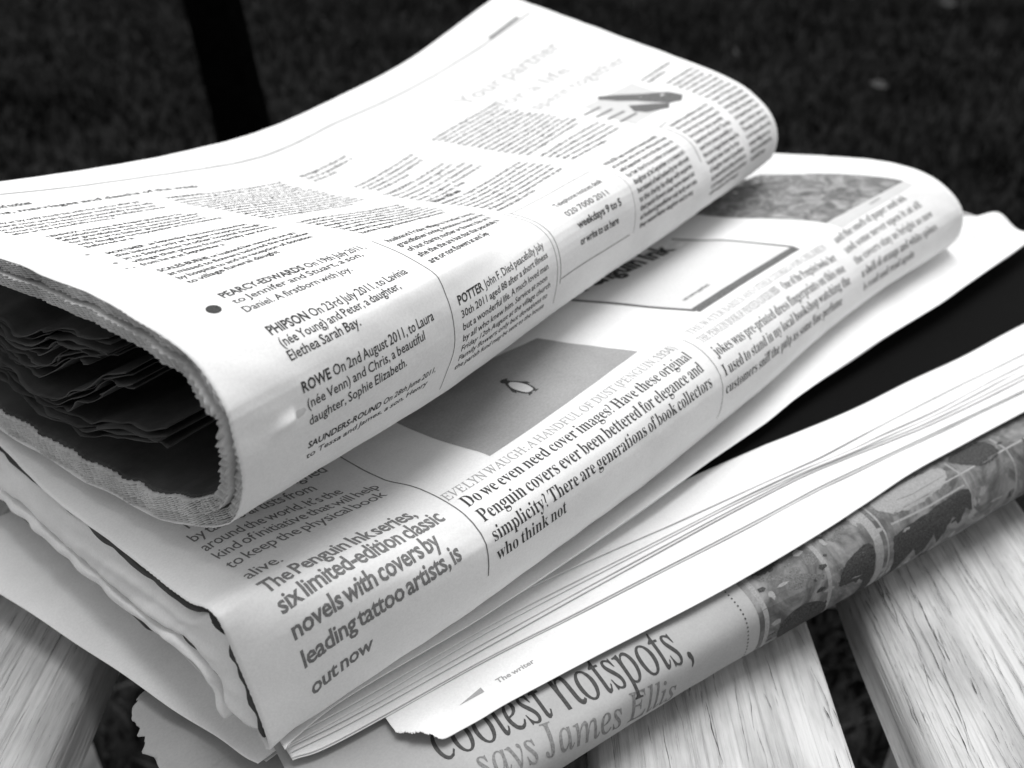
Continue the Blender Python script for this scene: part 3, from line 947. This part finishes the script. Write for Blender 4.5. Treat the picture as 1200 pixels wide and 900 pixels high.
for k, s in enumerate(["30th 2011 aged 88 after a short illness", "but a wonderful life. A much loved man", "by all who knew him. Service at noon", "Friday 12th August at the village church", "Family flowers only but donations to", "the parish fund may be sent to the house"]):
    T.line(s, 66.2, 21.0 - 3.05 * k, 112 - (k % 3), 19.8 - 3.05 * k, size=2.65)
T.build("announcement_text", M['ink'], N1)
T = Ink(S1)
T.block(c1a, 58.5, 70.5, 58.5, 3.15, 2.7, 38, seed=1, head="SCALES-BURNE")
T.block(c1a, 58.5, 89, 76, 3.15, 2.7, 38, seed=2, head="MORTIMER")
T.block(c1a, 58.5, 113, 95, 3.15, 2.7, 38, seed=3, head="LENNOX", last=.3)
T.block(13.5, 59, 133.5, 121, 3.0, 2.6, 44, seed=4)
T.line([("Announcements and notices", "bold")], 8, 146.5, 33, size=4)
T.line([("Births, marriages and deaths of the week", "bold")], 14, 141.5, 84, 140.5, size=3.2)
T.block(65.8, 112, 49, 34, 3.2, 2.75, 37, seed=5, last=.7)
T.block(65.8, 112, 79, 55, 3.1, 2.7, 38, seed=6, head="LANGDON", last=.9)
T.block(65.8, 112, 133, 89, 3.0, 2.7, 40, seed=7, head="HARGREAVES", last=.8)
T.block(118.5, 158, 66, 44.5, 3.05, 2.7, 36, seed=8, head="MARSHALL", last=.5)
T.block(123, 152, 108.5, 98, 3.4, 2.8, 30, seed=9, head="In memoriam")
T.block(120, 152, 92, 74, 3.6, 2.8, 26, seed=10, head="THANKSGIVING")
T.block(121, 143, 133, 124, 3.3, 2.9, 20, seed=11, head="Marriages")
T.block(164, 204, 110, 66, 3.0, 2.7, 40, seed=12, last=.9)
T.block(164, 206, 62, 47, 3.1, 2.6, 38, seed=13)
T.block(164.5, 208, 37, 8, 2.95, 2.65, 38, seed=14, head="WALKER", last=.9)
T.block(253, 280, 70, 64, 3.1, 2.7, 28, seed=15)
T.block(219.5, 252, 38, 4, 3.05, 2.75, 28, seed=16, last=.9)
T.block(257, 281, 60, 5, 3.1, 2.75, 20, seed=17)
T.build("column_text", M['ink'], N1)
T = Ink(S1)
T.line([("Births", "black")], 119.5, 70.0, 133, size=4.2)
for k, s in enumerate(["Telephone notices desk", "020 7000 2011", "weekdays 9 to 5", "or write to us here"]):
    T.line([(s, "bold" if k > 1 else "sans")], 131 - k % 2, 31.5 - 4.9 * k, 154 - 3 * (k % 2), size=3.4 if k > 1 else 3.0)
T.build("box_text", M['ink'], N1)
T = Ink(S1)
T.path([(62.7, 1), (62.9, 30), (63, 52)], 0.28)
T.path([(116.0, 3), (116.3, 30), (116.3, 42)], 0.25); T.path([(118.0, 9), (118.2, 30), (118.2, 42)], 0.30)
T.path([(118.2, 42), (118.2, 40), (157, 38.5)], 0.25)
T.path([(118.4, 10.5), (158, 10.5)], 0.30)
T.path([(160.7, 10), (161.2, 25), (161.5, 44)], 0.18)
T.path([(222.5, 41.5), (215.5, 41.2), (216.5, 32), (215.8, 19)], 0.45)
T.path([(212.8, 45), (213.2, 70)], 0.16)
T.path([(20, 159), (54.5, 156), (80.5, 154.8), (153.5, 155), (193.5, 151.8), (240, 149), (278, 147.5)], 0.7)
T.path([(251, 150.2), (272, 149.8)], 1.8)
T.build("column_rule", M['ink_soft'], N1)
T = Ink(S1)
th = np.linspace(0, 6.283, 25)[:-1]
T.poly([(13.2 + 1.55 * math.cos(t), 48.6 + 1.5 * math.sin(t)) for t in th])
T.build("printed_dot", M['ink'], N1, label="solid grey printed dot beside the announcements")
T = Ink(S1)
for a, v, r_ in ((14.2, 92, .5), (14.5, 82, .55), (14.2, 77.5, .35), (15.6, 77, .3)):
    T.poly([(a + r_ * math.cos(t), v + r_ * math.sin(t)) for t in th])
T.build("bullet_mark", M['ink_soft'], N1)
T = Ink(S1)
T.line([("Your partner", "sans")], 198, 120.5, 262, 117, size=12)
T.line([("for a life", "sans")], 203, 105.5, 246, 101, size=10)
T.line([("spent together", "sans")], 207, 91, 268, 86, size=10)
T.build("outline_headline", M['ink_faint'], N1)
T = Ink(S1)
T.quad((212, 50), (246, 49), (249, 73), (216, 76), 30, 20)
T.build("printed_photo", M['ink_pale'], N1, off=0.03)
T = Ink(S1)
T.poly([(229, 77), (236, 70), (243, 62), (250, 56), (252, 50), (246, 47.5), (240, 50), (236, 57), (234, 62), (229, 68), (226, 75)])
T.poly([(228, 62), (240, 50), (236, 47.5), (226, 52), (224, 57)])
for k in range(4): T.path([(209 + 3.2 * k * .2, 71 - 5.0 * k), (220 + k, 70.2 - 5.0 * k)], 1.2)
T.build("photo_figure", M['ink_tone2'], N1, off=0.07, cut=1.5)

# ---------------- paper 2
T = Ink(S2)
T.line([("The Penguin Ink series,", "tightb")], 10.6, 34.0, 49.8, 33.6, size=6.5)
T.line([("six limited-edition classic", "tightb")], 10.8, 27.6, 53.6, 28.6, size=6.5)
T.line([("novels with covers by", "tightb")], 10.8, 20.9, 48.2, 23.4, size=6.5)
T.line([("leading tattoo artists, is", "tightb")], 11.0, 13.0, 50.8, 18.2, size=6.7)
T.line([("out now", "tightb")], 11.4, 4.4, 26.2, 6.4, size=6.5)
T.build("large_text", M['ink_soft'], N2)
T = Ink(S2)
for s, a0, v0, a1, v1 in (("alive.", 10.8, 41.6, 19.6, 40.9), ("to keep the physical book", 11.3, 49.1, 51.8, 46.6), ("kind of initiative that will help", 11.6, 55.0, 53.5, 51.6),
                          ("around the world. It\u2019s the", 11.8, 60.5, 47, 57.3), ("by tattoo artists from", 12.0, 66.2, 44, 63.8), ("have all been designed", 14, 71.8, 51, 69.2)):
    T.line([(s, 'tight')], a0, v0, a1, v1, size=5.6)
T.build("small_text", M['ink_soft'], N2)
T = Ink(S2)
T.line([("EVELYN WAUGH: A HANDFUL OF DUST (PENGUIN, 1934)", "upright")], 58.3, 32.9, 146.5, 32.6, size=4.2)
T.line([("THE WATER BABIES AND OTHER STORIES FOR CHILDREN", "upright")], 156, 33.5, 247, 27.0, size=3.9)
T.line([("THE PENGUIN BOOK OF PRINTED COVERS 1935", "upright")], 154.8, 28.8, 205, 25.6, size=4.0)
T.build("caption_text", M['ink_mid'], N2)
T = Ink(S2)
T.line([("Do we even need cover images? Have these original", "serif")], 60.2, 28.2, 146.5, 27.0, size=5.4)
T.line([("Penguin covers ever been bettered for elegance and", "serif")], 60.4, 22.8, 146.5, 21.9, size=5.4)
T.line([("simplicity? There are generations of book collectors", "serif")], 60.2, 17.2, 146.5, 16.8, size=5.4)
T.line([("who think not", "serif")], 60.2, 11.8, 83.5, 12.0, size=5.4)
T.line([("One of the Penguin books her", "serif")], 208, 25.0, 246.5, 21.4, size=4.8)
T.line([("jokes was pre-printed dress fingerprints on this one", "serif")], 154.4, 22.9, 246.5, 16.2, size=5.2)
T.line([("I used to stand in my local bookshop watching the", "serif")], 153.4, 16.8, 245.5, 11.4, size=5.2)
T.line([("customers sniff the pulp as some fine perfume", "serif")], 152.8, 11.2, 237.5, 6.2, size=5.2)
for k, (s, e) in enumerate([("and the smell of paper and ink", 304), ("and some never open it at all", 307), ("the covers stay as bright as new", 309), ("a shelf of orange and white spines", 307), ("is read and read again", 290)]):
    T.line([(s, "serif")], 254, 26.6 - 5.4 * k, e, 28.4 - 5.6 * k, size=4.8)
T.build("article_text", M['ink'], N2)
T = Ink(S2)
T.path([(57.6, 84), (57, 72), (56.6, 54), (57.6, 41.5), (58.0, 28.5), (57.9, 20), (57.2, 9)], 0.35)
T.path([(150.8, 3), (151.3, 20), (151.6, 34)], 0.25)
T.build("column_rule", M['ink_soft'], N2)
T = Ink(S2)
T.quad((77.5, 38.6), (138.5, 40.6), (130.5, 72), (75.5, 82), 50, 40)
T.build("grey_panel", M['photo_flat'], N2, off=0.05, cut=0, label="plain grey printed cover with a tiny penguin emblem in its middle")
def bez(pts, n=60):
    p = np.array(pts + pts[:1], float)
    q = np.array([pts[-1]] + pts + pts[:2], float)
    t = np.linspace(1, len(pts) + 1, n + 1)[:-1]
    return [tuple(x) for x in crom(q, t)]
# the penguin: a small standing bird, head towards the back of the page
pc = (107.0, 57.2)
def pg(pts, s=0.8): return [(pc[0] + x * s, pc[1] + y * s) for x, y in pts]
body = [(-1.9, -6), (-2.9, -3), (-2.9, 1), (-2.0, 4), (-1.3, 5.4), (-1.6, 7), (-0.8, 8.3), (0.5, 8.2), (1.9, 7.3), (1.0, 6.7), (1.2, 5.2), (2.4, 3), (2.9, -1), (2.4, -4.5), (1.3, -6.4)]
T = Ink(S2); T.poly(bez(pg(body)))
T.poly(pg([(-2.4, 2.8), (-3.9, -0.5), (-3.7, -2.4), (-2.4, -1)])); T.poly(pg([(2.2, 2.8), (3.9, 0), (3.8, -1.8), (2.5, -1)]))
T.poly(pg([(-1.9, -6), (-2.8, -7.4), (-0.8, -7.2), (-0.6, -6.2)])); T.poly(pg([(0.4, -6.2), (0.4, -7.4), (2.3, -7.2), (1.4, -6.1)]))
T.build("penguin_outline", M['ink'], N2, off=0.085)
T = Ink(S2); T.poly(bez(pg([(-1.4, -5.4), (-2.1, -2.5), (-2.1, 1), (-1.2, 3.6), (-0.3, 4.6), (0.8, 4.2), (1.8, 1.8), (2.2, -1.6), (1.6, -4.6), (0.6, -5.8)])))
T.build("penguin_belly", M['photo_pale'], N2, off=0.115)
T = Ink(S2)
T.quad((171, 42), (234, 36.5), (223.5, 77.5), (155, 82.5), 40, 30)
T.build("advert_panel", M['ink_pale'] if False else M['photo_pale'], N2, off=0.045, cut=0)
T = Ink(S2)
T.path([(170, 40.6), (236.8, 35.0)], 3.4)
T.path([(170, 40.5), (163, 61), (153.5, 84)], 1.4)
T.path([(236.6, 35.5), (231, 56), (222.5, 80)], 1.4)
T.build("advert_frame", M['ink_tone2'], N2, off=0.075)
T = Ink(S2)
T.line([("Penguin Ink", "black")], 163, 80, 214, 73, size=12, slant=0.1)
T.line([("out now in paperback", "sans")], 174.5, 47, 190, 45.8, size=2.6)
T.build("advert_text", M['ink'], N2, off=0.08)
T = Ink(S2)
T.quad((262.8, 37), (314.0, 36.6), (300, 92), (248.5, 92), 50, 40)
T.build("printed_photo", M['photo_busy'], N2, off=0.05, cut=0, label="grey printed photograph at the far end of the page")
T = Ink(S2)
T.quad((263.5, 30.8), (314.5, 32.8), (314.0, 36.2), (262.8, 36.6), 30, 6)
T.build("caption_strip", M['ink_pale'], N2, off=0.05, cut=0)
T = Ink(S2); T.path([(288, 34.6), (295, 34.9)], 1.0)
T.build("caption_mark", M['ink_mid'], N2, off=0.08)

# ---------------- paper 4
T = Ink(S4)
T.line([("coolest hotspots,", "upright")], 30.5, 21.6, 99.0, 12.0, size=18.5)
T.build("headline", M['ink'], N4, cut=0.8)
T = Ink(S4)
T.line([("says James Ellis", "sitalic")], 36, 12.8, 92.5, 1.8, size=12)
T.build("byline", M['ink_soft'], N4, cut=0.8)
T = Ink(S4)
T.quad((122, -6), (350, -6), (350, 31), (122, 31), 200, 34)
T.build("printed_photo", M['photo_brown'], N4, off=0.05, cut=0, label="dark mottled printed photograph wrapping round the fold")
T = Ink(S4)
for k in range(22):
    v = -3 + k * 1.25
    T.poly([(117.8 + .28 * math.cos(t), v + .28 * math.sin(t)) for t in np.linspace(0, 6.283, 9)[:-1]])
T.build("dotted_rule", M['ink'], N4)
def strip(pts, w, name, m, off=0.085):
    T = Ink(S4); T.path(pts, w); return T.build(name, m, N4, off=off)
T = Ink(S4)
rp = random.Random(5)
def blob(pts, n=70, j=.35): return [(x + rp.uniform(-j, j), y + rp.uniform(-j, j)) for x, y in bez(pts, n)]
def specks(T, n, amin, amax, s0, s1, seed):
    r = random.Random(seed)
    for _ in range(n):
        a, v = r.uniform(amin, amax), r.uniform(-4, 28); w, h = r.uniform(s0, s1) * 1.5, r.uniform(s0, s1)
        m = r.randint(5, 9); ph = r.uniform(0, 6.28)
        T.poly([(a + w * r.uniform(.55, 1.2) * math.cos(ph + 6.283 * k / m), v + h * r.uniform(.55, 1.2) * math.sin(ph + 6.283 * k / m)) for k in range(m)])
specks(T, 120, 126, 345, .5, 2.3, 1)
T.path([(128, 22), (139, 18), (146, 15)], 1.4); T.path([(175, 25), (190, 23.5), (208, 24)], 1.6)
T.build("photo_mid_tone", M['ink_tone2'], N4, off=0.07, cut=1.5)
T = Ink(S4)
specks(T, 75, 126, 345, .4, 1.9, 2)
T.path([(147.4, -5), (147.8, 28)], 1.5); T.path([(167.2, -5), (168.0, 28)], 3.2); T.path([(171.0, -5), (171.6, 28)], 0.7)
T.path([(232.6, -4), (234.4, 14), (233, 28)], 0.9); T.path([(211, 8), (209.8, 28)], 0.6)
T.path([(124.5, -5), (124.5, 24)], 1.6); T.path([(175, 19.6), (192, 18.9), (209, 19.2)], .6); T.path([(150, 12), (163, 9)], .35)
T.poly(blob([(176, 28), (178, 22), (190, 21), (203, 22.5), (205, 28)]))
T.build("photo_light_tone", M['ink_pale2'], N4, off=0.085, cut=1.5)
T = Ink(S4)
specks(T, 60, 126, 345, .3, 1.3, 3)
T.poly(blob([(151, 10), (153, 14.5), (158, 17), (165, 17.5), (165.5, 8), (165, -1), (160.5, 0), (161, 7), (157, 9)]))
T.poly(blob([(173.5, 12), (174, 16), (180, 17), (193, 17.6), (209, 18), (209.8, 11), (207, 12.5), (204, 8.5), (201, 12), (198, 10), (195, 5.5), (192, 10), (189, 6), (186, 4), (183, 8.5), (180, 6), (175.5, 0.5), (174, 6)], j=.45))
T.poly(blob([(213, 29), (229, 29), (230.5, 23), (222, 21.5), (214, 25)]))
T.poly(blob([(127, 29), (136, 28.5), (134, 23), (127, 24)]))
T.build("photo_dark_tone", M['ink_tone'], N4, off=0.10, cut=1.2)
T = Ink(S4)
T.poly([(138.5 + 9.4 * math.cos(t), 3.5 + 6.6 * math.sin(t) - .10 * 9.4 * math.cos(t)) for t in np.linspace(0, 6.283, 40)[:-1]])
T.build("photo_dark_disc", M['ink_tone'], N4, off=0.12, cut=1.2, label="dark round shape in the printed photograph")

# ---------------- paper 3: black patch painting the deep shade under the lifted leaf, and two small marks
def on_page(dz):
    def f(a, b, off):
        return np.stack([a, b, np.array([leafz(dz)(x, y) for x, y in zip(a, b)]) + wob(a, b, 58, .12, 55, 30) + 0.0 + off], 1)
    return f
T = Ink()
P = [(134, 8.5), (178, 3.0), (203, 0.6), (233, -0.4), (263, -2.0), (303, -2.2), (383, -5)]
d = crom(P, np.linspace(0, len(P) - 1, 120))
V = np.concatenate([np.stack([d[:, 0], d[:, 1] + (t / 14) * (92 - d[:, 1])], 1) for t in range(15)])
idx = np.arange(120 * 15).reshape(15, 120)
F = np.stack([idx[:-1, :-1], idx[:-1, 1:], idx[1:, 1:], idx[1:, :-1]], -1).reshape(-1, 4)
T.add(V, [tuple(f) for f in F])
T.build("painted_gap_shade", M['shade_black'], N3, off=0.25, cut=0, mapper=on_page(3.7), label="solid black printed block on the page under the lifted leaf")
def on_e4(a, b, off):
    return np.stack([a, b, np.array([leafz(0.30)(x, y) for x, y in zip(a, b)]) + wob(a, b, 51, .10, 55, 30) + off], 1)
T = Ink()
T.poly([(40, -13.8), (47, -12.6), (47, -14.2)])
T.line([("The writer", "bold")], 51, -14.2, 62, -14.6, size=2.0)
T.build("small_mark", M['ink_mid'], N3, off=0.06, cut=0, mapper=on_e4)
